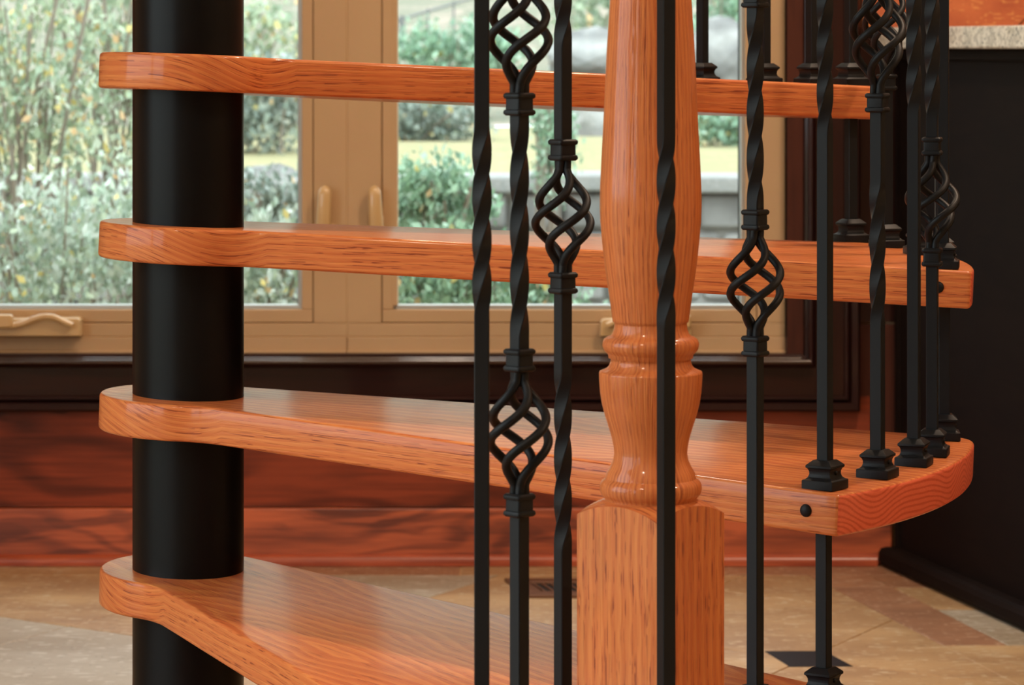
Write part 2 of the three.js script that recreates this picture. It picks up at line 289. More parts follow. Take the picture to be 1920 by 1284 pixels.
function crank(x0, x1, parent, dir) {         // operator cover with folded crank arm
  const g = group('crank_operator', parent), y0 = wy(627), y1 = wy(594);
  const s = new THREE.Shape(); s.moveTo(x0, y0); s.lineTo(x1, y0); s.lineTo(x1 - 0.001, y1 - 0.004); s.quadraticCurveTo(x1 - 0.002, y1 + 0.001, x1 - 0.012, y1 + 0.001); s.lineTo(x0 + 0.012, y1 - 0.001); s.quadraticCurveTo(x0 + 0.002, y1 - 0.001, x0 + 0.001, y1 - 0.010); s.closePath();
  const cov = new THREE.ExtrudeGeometry(s, { depth: 0.040, bevelEnabled: true, bevelThickness: 0.003, bevelSize: 0.002, bevelSegments: 3, bevelOffset: -0.002 });
  cov.translate(0, 0, WZ - 0.002); part('cover', cov, M.hardware, g);
  const w = x1 - x0, pts = [[0.92, 606], [0.80, 597], [0.72, 591], [0.62, 589.5], [0.50, 594], [0.38, 602], [0.26, 606], [0.16, 603]].map(([t, y]) => new THREE.Vector3(dir > 0 ? x0 + w * t : x1 - w * t, wy(y), WZ + 0.052));
  const arm = new THREE.TubeGeometry(new THREE.CatmullRomCurve3(pts), 30, 0.0062, 10); part('arm', arm, M.hardware, g);
  const kx = dir > 0 ? x0 + w * 0.14 : x1 - w * 0.14;
  part('knob', box(kx - 0.022, kx + 0.024, wy(611), wy(585), WZ + 0.043, WZ + 0.062, 0.006), M.hardware, g);
}
function casement(name, label, gx0, gx1, jx0, jx1, hinge) {   // glass edges and outer frame edges
  const w = structure(name, label), gy0 = wy(573), gy1 = FR_Y1 - 0.09, s = 0.031;
  const frame = group('frame', w), f = (a) => part('frame_member', a, M.clad, frame);
  f(box(jx0, jx1, FR_Y0, wy(631), WZ - 0.10, WZ + 0.004, 0.002)); f(box(jx0, jx1, wy(631), wy(606), WZ - 0.10, WZ, 0.002));
  f(box(jx0, gx0 - s, wy(606), FR_Y1, WZ - 0.10, WZ, 0.002)); f(box(gx1 + s, jx1, wy(606), FR_Y1, WZ - 0.10, WZ, 0.002)); f(box(gx0 - s, gx1 + s, gy1 + s, FR_Y1, WZ - 0.10, WZ, 0.002));
  f(box(jx0, jx1, FR_Y0 - 0.002, FR_Y0 + 0.006, WZ - 0.01, WZ + 0.020, 0.002));
  const sash = group('sash', w), q = (a, m = M.clad) => part(m === M.clad ? 'rail' : 'glazing_bar', a, m, sash), e = 0.0012, zf = WZ - 0.004;
  q(box(gx0 - s + e, gx1 + s - e, wy(606) + e, gy0 - 0.008, WZ - 0.06, zf, 0.002)); q(box(gx0 - s + e, gx1 + s - e, gy1 + 0.008, gy1 + s - e, WZ - 0.06, zf, 0.002));
  q(box(gx0 - s + e, gx0 - 0.008, gy0 - 0.008, gy1 + 0.008, WZ - 0.06, zf, 0.002)); q(box(gx1 + 0.008, gx1 + s - e, gy0 - 0.008, gy1 + 0.008, WZ - 0.06, zf, 0.002));
  q(box(gx0 - 0.008, gx1 + 0.008, gy0 - 0.008, gy0, WZ - 0.05, zf - 0.012, 0.001), M.spacer); q(box(gx0 - 0.009, gx0, gy0, gy1, WZ - 0.06, zf, 0.001)); q(box(gx1, gx1 + 0.008, gy0, gy1, WZ - 0.05, zf - 0.012, 0.001), M.spacer);
  q(box(gx1 - 0.003, gx1 + 0.001, gy0, gy1, WZ - 0.056, WZ - 0.05), M.gasket);
  const pane = new THREE.PlaneGeometry(gx1 - gx0 + 0.012, gy1 - gy0 + 0.012); pane.translate((gx0 + gx1) / 2, (gy0 + gy1) / 2, WZ - 0.035); part('pane', pane, M.glass, w);
  return w;
}
const MULL = wx(651);
const win1 = casement('window_1', 'tan framed casement window behind the black pole', wx(-87), wx(558), FR_X0, MULL - 0.0006, 1);
const win2 = casement('window_2', 'tan framed casement window behind the wooden newel post', wx(745), wx(1390), MULL + 0.0006, FR_X1, -1);
part('mullion_joint', box(MULL - 0.01, MULL + 0.01, FR_Y0 + 0.001, FR_Y1, WZ - 0.08, WZ - 0.0012), M.clad, win2);
lockHandle(611, -1, win1); lockHandle(703, 1, win2);
crank(wx(-14), wx(156), win1, 1); crank(wx(1124), wx(1294), win2, -1);

// the other walls, with a wide garden door in the left one that lets in the cool daylight
const wl = structure('wall_left', 'plain tan wall with a wide glazed garden door, left of the stair');
const dz0 = 0.3, dz1 = 4.4, dy1 = 2.6, lx = FLOOR_X0;
part('masonry', box(lx - 0.2, lx, 0, CEIL, WB, dz0), M.plaster, wl); part('masonry', box(lx - 0.2, lx, 0, CEIL, dz1, REAR_Z + 0.2), M.plaster, wl); part('masonry', box(lx - 0.2, lx, dy1, CEIL, dz0, dz1), M.plaster, wl);
const door = structure('door_1', 'wide glazed garden door in the left wall');
for (const z of [dz0, (dz0 + dz1) / 2 - 0.05, dz1 - 0.1]) part('stile', box(lx - 0.14, lx - 0.06, 0, dy1, z, z + 0.1), M.clad, door);
part('rail', box(lx - 0.14, lx - 0.06, 0, 0.12, dz0 + 0.1, dz1 - 0.1), M.clad, door); part('rail', box(lx - 0.14, lx - 0.06, dy1 - 0.1, dy1, dz0 + 0.1, dz1 - 0.1), M.clad, door);
{ const p = new THREE.PlaneGeometry(dz1 - dz0 - 0.2, dy1 - 0.22); p.rotateY(Math.PI / 2); p.translate(lx - 0.1, (dy1 + 0.02) / 2, (dz0 + dz1) / 2); part('pane', p, M.glass, door); }
const wr = structure('wall_right', 'plain tan wall on the right side of the room'); part('masonry', box(FLOOR_X1, FLOOR_X1 + 0.2, 0, CEIL, WB, REAR_Z + 0.2), M.plaster, wr);
const wf = structure('wall_front', 'plain tan wall behind the viewer'); part('masonry', box(FLOOR_X0, FLOOR_X1, 0, CEIL, REAR_Z, REAR_Z + 0.2), M.plaster, wf);

// ------------------------------------------------------------------ lamps in the ceiling, to the right and above
function downlight(x, z, label, k = 1) {
  const t = thing('ceiling_light', label, 'lamp', 'recessed ceiling lights'); t.position.set(x, CEIL, z);
  const ring = new THREE.TorusGeometry(0.10, 0.012, 8, 28); ring.rotateX(Math.PI / 2); ring.translate(0, -0.006, 0); part('trim_ring', ring, M.lampTrim, t);
  const disc = new THREE.CylinderGeometry(0.098, 0.098, 0.006, 28); disc.translate(0, -0.004, 0); part('diffuser', disc, M.lampGlow, t);
  const l = new THREE.RectAreaLight(LAMP_COLOR, LAMP_POWER * k, 0.17, 0.17); l.position.set(0, -0.012, 0); l.rotation.x = -Math.PI / 2; l.name = 'downlight'; t.add(l);
}
downlight(2.3, 1.2, 'round recessed ceiling light right of the stair', 1.25);
downlight(1.35, -0.5, 'round recessed ceiling light above the bar counter', 1.7);
downlight(-0.4, 2.6, 'round recessed ceiling light above the viewer', 1.2);
downlight(0.2, -1.3, 'round recessed ceiling light in front of the windows', 0.7);

// ------------------------------------------------------------------ spiral staircase
const stair = thing('spiral_staircase', 'spiral staircase with oak treads, black centre pole and black twisted iron balusters', 'staircase');
const POLE_R = 0.065, HUB = 0.103, R = 0.9128, RB = 0.878, THICK = 0.042, AL = 16.55 * D2R;
{
  const c = new THREE.CylinderGeometry(POLE_R, POLE_R, CEIL - 0.012, 96, 1); c.translate(0, (CEIL - 0.012) / 2 + 0.006, 0); part('center_pole', c, M.pole, stair);
  const b = new THREE.CylinderGeometry(0.14, 0.14, 0.006, 48); b.translate(0, 0.0035, 0); part('base_plate', b, M.pole, stair);
}
const TREADS = [  // height at the pole, droop, direction of the middle line
  { h: 0.9997, sag: 0.0461, th: -36.9 }, { h: 0.8026, sag: 0.0488, th: -4.59 }, { h: 0.6031, sag: 0.0440, th: 22.88 }, { h: 0.3992, sag: 0.0486, th: 52.29 }, { h: 0.2005, sag: 0.0470, th: 82.0 },
];
function treadOutline() {
  const p = [], inner = [0.060, 0.0836], corner = [R * Math.cos(AL), R * Math.sin(AL)], dir = [corner[0] - inner[0], corner[1] - inner[1]], L = Math.hypot(...dir); dir[0] /= L; dir[1] /= L;
  const side = (sgn, rad, waist) => {               // from hub to the outer corner, rounded with radius rad
    if (!waist) { const L2 = Math.hypot(...corner), at = Math.atan2(corner[1], corner[0]) + Math.acos(HUB / L2), tp = [HUB * Math.cos(at), HUB * Math.sin(at)], dd = [corner[0] - tp[0], corner[1] - tp[1]], dl = Math.hypot(...dd), e0 = [corner[0] - dd[0] / dl * rad * 1.15, corner[1] - dd[1] / dl * rad * 1.15], a1 = AL - rad * 1.15 / R, e1 = [R * Math.cos(a1), R * Math.sin(a1)], out = [tp]; for (let i = 0; i <= 8; i++) { const t = i / 8, u = 1 - t; out.push([u * u * e0[0] + 2 * u * t * corner[0] + t * t * e1[0], u * u * e0[1] + 2 * u * t * corner[1] + t * t * e1[1]]); } return { out: out.map((q) => [q[0], sgn * q[1]]), a0: at, a1 }; }
    const out = [], a0 = Math.atan2(0.0836, 0.060) + 16 * D2R, c0 = [HUB * Math.cos(a0), HUB * Math.sin(a0)], c1 = [inner[0] + dir[0] * 0.034, inner[1] + dir[1] * 0.034];
    for (let i = 0; i <= 10; i++) { const t = i / 10, u = 1 - t; out.push([u * u * c0[0] + 2 * u * t * inner[0] + t * t * c1[0], u * u * c0[1] + 2 * u * t * inner[1] + t * t * c1[1]]); }
    const e0 = [corner[0] - dir[0] * rad * 1.15, corner[1] - dir[1] * rad * 1.15], a1 = AL - rad * 1.15 / R, e1 = [R * Math.cos(a1), R * Math.sin(a1)];
    for (let i = 0; i <= 8; i++) { const t = i / 8, u = 1 - t; out.push([u * u * e0[0] + 2 * u * t * corner[0] + t * t * e1[0], u * u * e0[1] + 2 * u * t * corner[1] + t * t * e1[1]]); }
    return { out: out.map((q) => [q[0], sgn * q[1]]), a0, a1 };
  };
  const f = side(1, 0.005, true), b = side(-1, 0.036, false);
  p.push(...f.out);
  for (let i = 1; i < 28; i++) { const a = lerp(f.a1, -b.a1, i / 28); p.push([R * Math.cos(a), R * Math.sin(a)]); }
  p.push(...b.out.reverse());
  for (let i = 1; i < 44; i++) { const a = lerp(-b.a0, -(2 * Math.PI - f.a0), i / 44); p.push([HUB * Math.cos(a), HUB * Math.sin(a)]); }
  return p;
}
const treadGeo = (() => {
  const s = new THREE.Shape(treadOutline().map((q) => new THREE.Vector2(q[0], q[1]))), bv = 0.0042;
  let g = new THREE.ExtrudeGeometry(s, { depth: THICK - 2 * bv, bevelEnabled: true, bevelThickness: bv, bevelSize: bv, bevelOffset: -bv, bevelSegments: 4, steps: 1 });
  g.rotateX(Math.PI / 2); g.translate(0, -bv, 0);
  g.deleteAttribute('uv'); g = creased(g.index ? g.toNonIndexed() : g, 0.7);
  const p = g.attributes.position, n = g.attributes.normal, pos = [[], [], []], nor = [[], [], []], uv = [[], [], []];
  for (let i = 0; i < p.count; i += 3) {
    const a = new THREE.Vector3().fromBufferAttribute(p, i), b = new THREE.Vector3().fromBufferAttribute(p, i + 1), c = new THREE.Vector3().fromBufferAttribute(p, i + 2);
    const f = b.clone().sub(a).cross(c.clone().sub(a)).normalize(), cx = (a.x + b.x + c.x) / 3;
    const k = Math.abs(f.y) > 0.75 ? 0 : (f.x > 0.6 && cx > 0.7) ? 2 : 1;
    for (const [v, j] of [[a, i], [b, i + 1], [c, i + 2]]) {
      pos[k].push(v.x, v.y, v.z); nor[k].push(n.getX(j), n.getY(j), n.getZ(j));
      if (k === 0) uv[k].push(v.x, v.z); else if (k === 1) uv[k].push(v.x < 0.06 ? 0.06 - (Math.atan2(Math.abs(v.z), v.x) - 0.948) * HUB : v.x, v.y + 0.018 * Math.sin(Math.max(0, 0.12 - v.x) * 22)); else uv[k].push(Math.atan2(v.z, v.x) * R, v.y);
    }
  }
  const out = new THREE.BufferGeometry(); out.setAttribute('position', new THREE.Float32BufferAttribute(pos.flat(), 3)); out.setAttribute('normal', new THREE.Float32BufferAttribute(nor.flat(), 3)); out.setAttribute('uv', new THREE.Float32BufferAttribute(uv.flat(), 2));
  let at = 0; pos.forEach((q, k) => { out.addGroup(at, q.length / 3, k); at += q.length / 3; });
  return out;
})();
const screwGeo = (() => { const g = new THREE.SphereGeometry(0.0066, 20, 10, 0, Math.PI * 2, 0, Math.PI / 2); g.scale(1, 0.55, 1); g.rotateX(Math.PI / 2); return g; })();
TREADS.forEach((t, i) => {
  // each board is cut from other wood: same oak, another place in the grain
  const shift = (m, o) => { const c = m.clone(); c.map = m.map.clone(); c.map.offset.set(m.map.offset.x + o * 0.37, m.map.offset.y + o * 0.29); c.map.needsUpdate = true; return c; };
  const g = new THREE.Mesh(treadGeo, [shift(M.oakTop, i), shift(M.oakEdge, i), shift(M.oakEnd, i * 0.1)]);
  g.name = 'tread'; g.castShadow = g.receiveShadow = true; stair.add(g);
  g.position.set(0, t.h, 0);
  g.quaternion.setFromAxisAngle(new THREE.Vector3(0, 1, 0), -t.th * D2R).multiply(new THREE.Quaternion().setFromAxisAngle(new THREE.Vector3(0, 0, 1), -Math.atan(t.sag)));
  if (i === 0) return;
  const ex = R * Math.cos(AL) - 0.060, ez = R * Math.sin(AL) - 0.0836, el = Math.hypot(ex, ez), sc = part('screw_head', screwGeo, M.iron, g);
  sc.position.set(R * Math.cos(AL) - ex / el * 0.037, -THICK * 0.47, R * Math.sin(AL) - ez / el * 0.037); sc.rotation.y = -Math.atan2(ez, ex);
});
const onTread = (i, x, z) => { const t = TREADS[i - 1], m = t.th * D2R; return t.h - t.sag * (x * Math.cos(m) + z * Math.sin(m)); };

// balusters
const BAR = 0.0127;
function squareLathe(prof, round = 0.25, seg = 4, crease = 0.5) {  // rounded square section of half-width h at height y
  const ring = []; for (let c = 0; c < 4; c++) for (let k = 0; k <= seg; k++) { const a = (c * 90 + k * 90 / seg) * D2R, cc = (c * 90 + 45) * D2R; ring.push([(1 - round) * Math.SQRT2 * Math.cos(cc) + round * Math.cos(a), (1 - round) * Math.SQRT2 * Math.sin(cc) + round * Math.sin(a)]); }
  const N = ring.length, pos = [], idx = [];
  prof.forEach(([h, y]) => ring.forEach((q) => pos.push(q[0] * h, y, q[1] * h)));
  for (let i = 0; i < prof.length - 1; i++) for (let k = 0; k < N; k++) { const a = i * N + k, b = i * N + (k + 1) % N; idx.push(a, a + N, b, b, a + N, b + N); }
  const cap = (i, up) => { const c = pos.length / 3; pos.push(0, prof[i][1], 0); for (let k = 0; k < N; k++) { const a = i * N + k, b = i * N + (k + 1) % N; up ? idx.push(a, c, b) : idx.push(a, b, c); } };
  cap(0, false); cap(prof.length - 1, true);
  const g = new THREE.BufferGeometry(); g.setAttribute('position', new THREE.Float32BufferAttribute(pos, 3)); g.setIndex(idx);
  return creased(g.toNonIndexed(), crease);
}
const baseGeo = squareLathe([[0.0172, 0], [0.0176, 0.0006], [0.0176, 0.0088], [0.0170, 0.0095], [0.0152, 0.0100], [0.0130, 0.0120], [0.0119, 0.0150], [0.0121, 0.0180], [0.0132, 0.0205], [0.0148, 0.0218], [0.0148, 0.0238], [0.0142, 0.0245], [0.0098, 0.0283], [0.0090, 0.0290], [0.0066, 0.0290]], 0.06, 2, 0.42);
const setScrew = new THREE.SphereGeometry(0.0024, 10, 8);
const collarGeo = squareLathe([[0.0064, 0], [0.0094, 0], [0.0108, 0.0014], [0.0110, 0.0030], [0.0104, 0.0048], [0.0092, 0.0054], [0.0091, 0.0146], [0.0104, 0.0152], [0.0110, 0.0170], [0.0108, 0.0186], [0.0094, 0.0200], [0.0064, 0.0200]], 0.28, 4);
const basketCache = new Map();
function basketGeo(h) {
  const key = h.toFixed(3); if (basketCache.has(key)) return basketCache.get(key);
  const g = [];
  for (let k = 0; k < 4; k++) {
    const pts = [];
    for (let i = 0; i <= 44; i++) {
      const t = i / 44, w = clamp((t - 0.09) / 0.82, 0, 1), r = 0.0046 + 0.0220 * Math.pow(Math.sin(Math.PI * w), 1.2), a = k * 90 * D2R + 45 * D2R + 250 * D2R * lerp(t, smooth(0, 1, t), 0.75);
      pts.push(new THREE.Vector3(r * Math.sin(a), t * h, r * Math.cos(a)));
    }
    g.push(new THREE.TubeGeometry(new THREE.CatmullRomCurve3(pts), 60, 0.0041, 8));
  }
  const m = mergeGeometries(g); basketCache.set(key, m); return m;
}
function barGeo(y0, y1, twists) {             // square bar; twists: [from, to] with a quarter turn about every 42 mm
  const c = 0.12, sq = []; for (const [sx, sz] of [[1, 1], [-1, 1], [-1, -1], [1, -1]]) { const A = [sx, sz * (1 - c)], B = [sx * (1 - c), sz]; if (sx * sz > 0) sq.push(A, B); else sq.push(B, A); }
  const ys = [y0]; let ang = 0; const rings = [[y0, 0]];
  for (const [a, b] of twists.slice().sort((p, q) => p[0] - q[0])) {
    if (b <= y0 || a >= y1) continue;
    const A = Math.max(a, y0), B = Math.min(b, y1), turns = Math.max(1, Math.round((b - a) / 0.0445)), total = turns * Math.PI / 2, n = turns * 14;
    const f = (t) => { const e = 0.3 / turns; return t < e ? t * t / (2 * e) : t > 1 - e ? 1 - e - (1 - t) * (1 - t) / (2 * e) : t - e / 2; }, fe = f(1);
    for (let i = 0; i <= n; i++) { const t = i / n; const y = lerp(A, B, t); rings.push([y, ang + total * f(t) / fe]); }
    ang += total;
  }
  rings.push([y1, ang]);
  const N = 8, h = BAR / 2, pos = [], idx = [];
  for (const [y, a] of rings) for (const q of sq) { const x = q[0] * h, z = q[1] * h; pos.push(x * Math.cos(a) + z * Math.sin(a), y, -x * Math.sin(a) + z * Math.cos(a)); }
  for (let i = 0; i < rings.length - 1; i++) { if (rings[i + 1][0] - rings[i][0] < 1e-6) continue; for (let k = 0; k < N; k++) { const a = i * N + k, b = i * N + (k + 1) % N; idx.push(a, b, a + N, b, b + N, a + N); } }
  const cp = (i, up) => { const cI = pos.length / 3; pos.push(0, rings[i][0], 0); for (let k = 0; k < N; k++) { const a = i * N + k, b = i * N + (k + 1) % N; up ? idx.push(a, b, cI) : idx.push(a, cI, b); } };
  cp(0, false); cp(rings.length - 1, true);
  const g = new THREE.BufferGeometry(); g.setAttribute('position', new THREE.Float32BufferAttribute(pos, 3)); g.setIndex(idx);
  const q = creased(g.toNonIndexed(), 0.55), nn = q.attributes.normal, pp = q.attributes.position; // make sure faces look outward
  if (pp.getX(0) * nn.getX(0) + pp.getZ(0) * nn.getZ(0) < 0) { for (let i = 0; i < pp.count; i += 3) for (const at of [pp, nn]) { const t = [at.getX(i + 1), at.getY(i + 1), at.getZ(i + 1)]; at.setXYZ(i + 1, at.getX(i + 2), at.getY(i + 2), at.getZ(i + 2)); at.setXYZ(i + 2, ...t); } for (let i = 0; i < nn.count; i++) nn.setXYZ(i, -nn.getX(i), -nn.getY(i), -nn.getZ(i)); }
  return q;
}
// x, z in plan; turn of the square; foot and top heights; twists and baskets given by heights
function baluster(x, z, turn, foot, top, twists = [], baskets = []) {
  const g = group('baluster', stair); g.position.set(x, 0, z); g.rotation.y = -turn * D2R;
  const cuts = baskets.slice().sort((a, b) => a[0] - b[0]); let y = foot;
  for (const [b0, b1] of cuts) { if (b0 > y) part('bar', barGeo(y, b0 - 0.010, twists), M.iron, g); y = b1 + 0.010; }
  if (y < top) part('bar', barGeo(y, top, twists), M.iron, g);
  for (const [b0, b1] of cuts) {
    const k = part('basket', basketGeo(b1 - b0 - 0.0), M.iron, g); k.position.y = b0;
    const c0 = part('collar', collarGeo, M.iron, g); c0.position.y = b0 - 0.018; const c1 = part('collar', collarGeo, M.iron, g); c1.position.y = b1 - 0.002;
  }
  const b = part('base_shoe', baseGeo, M.iron, g); b.position.y = foot;
  const s = part('set_screw', setScrew, M.iron, g); s.position.set(0.0120, foot + 0.0165, 0);
  return g;
}
const polar = (r, th) => [r * Math.cos(th * D2R), r * Math.sin(th * D2R)];
function onRing(tr, th, twPx, bkPx, rail = 0.93, turnOff = -4) {     // a tall baluster on tread tr; feature heights as measured rows, top to bottom
  const [x, z] = polar(RB, th), f = (py) => pxY(py, z);
  const foot = onTread(tr, x, z);
  return baluster(x, z, th + turnOff, foot, foot + rail, twPx.map(([a, b]) => [f(b), f(a)]), bkPx.map(([a, b]) => [f(b), f(a)]));
}
function connector(tr, th, turnOff = -4) { const [x, z] = polar(RB, th), foot = onTread(tr, x, z); return baluster(x, z, th + turnOff, foot, onTread(tr - 1, x, z) - THICK - 0.0002); }
// third tread from the top: A C A B, then the short post up to the next tread
onRing(3, 37.74, [[-180, 252]], []);
onRing(3, 30.34, [[332, 612], [-400, -120]], [[-42, 178]]);
onRing(3, 23.09, [[-180, 218]], []);
onRing(3, 17.4, [[-160, 228]], [[288, 468]]);
connector(3, 8.36);
// second tread
onRing(2, 10.3, [[-420, -120]], [], 0.93, 0); onRing(2, 2.0, [[-200, 200]], [[-420, -230]], 0.93, 0); onRing(2, -7.0, [[-420, -120]], [], 0.93, 0); onRing(2, -15.6, [[-520, -130]], [[-60, 142]], 0.93, 0);
connector(2, -22.4, 0);
// top tread
onRing(1, -22.4, [[-600, -300]], []); onRing(1, -28.7, [[-300, -40]], [[-520, -330]]); onRing(1, -35.5, [[-600, -300]], []); onRing(1, -43.4, [[-600, -260]], [[-240, -40]]);
{ const [x, z] = polar(RB, -50.6), foot = onTread(1, x, z); baluster(x, z, -54, foot, foot + 0.16); }
// bottom treads and the start of the railing in front
onRing(4, 45.3, [[18, 386]], [[427, 633], [-240, -20]], 1.05, -7);
onRing(4, 60.9, [[690, 1040], [-250, 95]], [[297, 514]], 1.0, -8);
connector(4, 37.9);
function front(px, z, turn, tw, bk) { const x = pxX(px, z), f = (py) => pxY(py, z); return baluster(x, z, turn, 0.001, 1.35, tw.map(([a, b]) => [f(b), f(a)]), bk.map(([a, b]) => [f(b), f(a)])); }
front(903.5, 1.03, 2, [[232, 592]], []);
front(974, 0.97, 46, [[222, 640]], [[692, 929], [-60, 178]]);
front(1249, 0.945, 64, [[255, 625]], []);

// newel post: square foot, turned shaft
{
  const z = 0.853, x = pxX(1220, z), k = (EYE.z - z) / FOCAL, Y = (py) => pxY(py, z), half = 98 * k;
  const g = group('newel_post', stair); g.position.set(x, 0, z);
  const prof = [[86, 947], [87, 940], [86, 934], [90, 930], [94, 924], [96, 916], [95.5, 908], [92, 901], [86, 897], [85, 895], [83, 886], [77, 876], [71, 863], [68.5, 850], [69.5, 838], [73, 820], [79, 800], [86, 778], [91.5, 757], [95, 735], [96.5, 715], [97, 700], [96, 696], [90, 693.5], [83, 690.5], [78, 685], [75.5, 678], [75, 672], [79, 670.5], [80, 664], [83, 661], [88, 656], [90.5, 649], [90.5, 642], [88, 636], [82, 631.5], [76, 630], [72, 625], [69, 617], [68, 608], [68.2, 604], [71, 603], [72, 598], [75, 575], [80, 540], [86, 500], [91, 455], [94.5, 415], [95.5, 385], [95, 350], [93, 305], [90, 250], [87.5, 200], [83, 100], [77, 5], [70, -90], [64, -170], [58, -300], [54, -430], [55, -500], [66, -508], [68, -520], [60, -534], [78, -548], [82, -560], [82, -700], [74, -716], [0.5, -726]];
  const pts = []; for (let i = 0; i < prof.length; i++) pts.push(new THREE.Vector2(prof[i][0] * k, Y(prof[i][1])));
  const lathe = new THREE.LatheGeometry(pts, 72); lathe.rotateY(0.4);
  { const u = lathe.attributes.uv, p = lathe.attributes.position; for (let i = 0; i < u.count; i++) u.setXY(i, p.getY(i), u.getX(i) * 0.60); }
  part('turned_shaft', lathe, M.oakPost, g);
  const N = 96, pos = [], uv = [], idx = [], rings = 4, rIn = 84 * k, rCor = half * Math.SQRT2;
  const coneY = (r) => { const t = clamp((r - rIn) / (rCor - rIn), 0, 1); return lerp(Y(936), Y(963), Math.pow(t, 1.35)); };
  const rsq = (a) => half / Math.max(Math.abs(Math.cos(a)), Math.abs(Math.sin(a)));
  const geos = [];
  for (let f = 0; f < 4; f++) {               // four faces with arched tops
    const P = [], T = [], I = [], n = 24;
    for (let i = 0; i <= n; i++) { const s = lerp(-half, half, i / n), yt = coneY(Math.hypot(s, half)); for (const y of [0.001, yt]) { P.push(s, y, half); T.push(y, s + f * 0.13); } }
    for (let i = 0; i < n; i++) { const a = i * 2; I.push(a, a + 2, a + 1, a + 1, a + 2, a + 3); }
    const q = new THREE.BufferGeometry(); q.setAttribute('position', new THREE.Float32BufferAttribute(P, 3)); q.setAttribute('uv', new THREE.Float32BufferAttribute(T, 2)); q.setIndex(I); q.computeVertexNormals(); q.rotateY(f * Math.PI / 2); geos.push(q);
  }
  { const P = [], T = [], I = [], n = 96, m = 6;   // sloping shoulder
    for (let i = 0; i <= n; i++) { const a = i / n * 2 * Math.PI; for (let j = 0; j <= m; j++) { const r = lerp(rIn, rsq(a), j / m); P.push(r * Math.sin(a), coneY(r), r * Math.cos(a)); T.push(r * Math.sin(a), r * Math.cos(a)); } }
    for (let i = 0; i < n; i++) for (let j = 0; j < m; j++) { const a = i * (m + 1) + j, b = a + m + 1; I.push(a, a + 1, b, b, a + 1, b + 1); }
    const q = new THREE.BufferGeometry(); q.setAttribute('position', new THREE.Float32BufferAttribute(P, 3)); q.setAttribute('uv', new THREE.Float32BufferAttribute(T, 2)); q.setIndex(I); q.computeVertexNormals(); geos.push(q); }
  const foot = part('square_foot', mergeGeometries(geos), M.oakPost, g); foot.rotation.y = -42 * D2R;
}

// ------------------------------------------------------------------ floor register
{
  const t = thing('floor_register', 'brown metal floor vent with slanted slats near the window wall', 'vent'), x0 = 0.375, x1 = 0.66, z0 = -2.33, z1 = -2.14, sk = 0.045;
  const quad = (a, b, c, d, top, th) => slabGeo([a, b, c, d], top, th);
  const sh = (x, zz) => x + (zz - z0) / (z1 - z0) * sk - 0.01;
  const bar = (xa, xb, za, zb) => quad([sh(xa, za), za], [sh(xb, za), za], [sh(xb, zb), zb], [sh(xa, zb), zb], 0.006, 0.006);
  part('frame', mergeGeometries([bar(x0, x1, z0, z0 + 0.045), bar(x0, x1, z1 - 0.045, z1), bar(x0, x0 + 0.035, z0 + 0.045, z1 - 0.045), bar(x1 - 0.035, x1, z0 + 0.045, z1 - 0.045)]), M.register, t);
  part('duct', quad([sh(x0 + 0.03, z0 + 0.04), z0 + 0.04], [sh(x1 - 0.03, z0 + 0.04), z0 + 0.04], [sh(x1 - 0.03, z1 - 0.04), z1 - 0.04], [sh(x0 + 0.03, z1 - 0.04), z1 - 0.04], 0.002, 0.0015), M.duct, t);
  for (let i = 0; i < 13; i++) { const x = x0 + 0.040 + i * 0.0165; part('slat', quad([x, z0 + 0.044], [x + 0.005, z0 + 0.044], [x + 0.030, z1 - 0.044], [x + 0.025, z1 - 0.044], 0.0052, 0.003), M.register, t); }
}

// ------------------------------------------------------------------ bar cabinet and granite counter
const CAB = { x: 1.128, z: -2.500, dx: 0.2290, dz: 0.9734 };          // foot of the side face near the wall, and its direction
{
  const at = (s, o) => [CAB.x + CAB.dx * s + CAB.dz * o, CAB.z + CAB.dz * s - CAB.dx * o];
  const run = (s0, s1, o0, o1, y0, y1, bev = 0.002) => {
    const p = [at(s0, o0), at(s1, o0), at(s1, o1), at(s0, o1)], s = new THREE.Shape(p.map((q) => new THREE.Vector2(q[0], q[1])));
    const g = new THREE.ExtrudeGeometry(s, { depth: y1 - y0 - 2 * bev, bevelEnabled: true, bevelThickness: bev, bevelSize: bev, bevelOffset: -bev, bevelSegments: 2 }); g.rotateX(Math.PI / 2); g.translate(0, y1 - bev, 0);
    return boxUV(g);
  };
  const c = thing('bar_cabinet', 'dark espresso wooden bar cabinet under the granite counter', 'cabinet');
  part('side_panel', run(0, 2.6, 0, 0.6, 0.001, 1.004), M.cabinet, c);
  part('corner_stile', run(0.0, 0.018, -0.006, 0.02, 0.04, 1.003, 0.001), M.cabinet, c);
  const sh = run(-0.012, 2.6, -0.034, 0.01, 0.001, 0.040, 0.012); part('base_shoe', sh, M.cabinet, c);
  part('top_rail', run(0.0, 2.6, -0.012, 0.02, 0.985, 1.005, 0.003), M.cabinet, c);
  const t = thing('granite_countertop', 'speckled pale granite counter slab on the dark bar cabinet', 'countertop');
  part('slab', run(-0.015, 2.6, -0.045, 0.62, 1.0065, 1.0475, 0.004), M.granite, t);
}
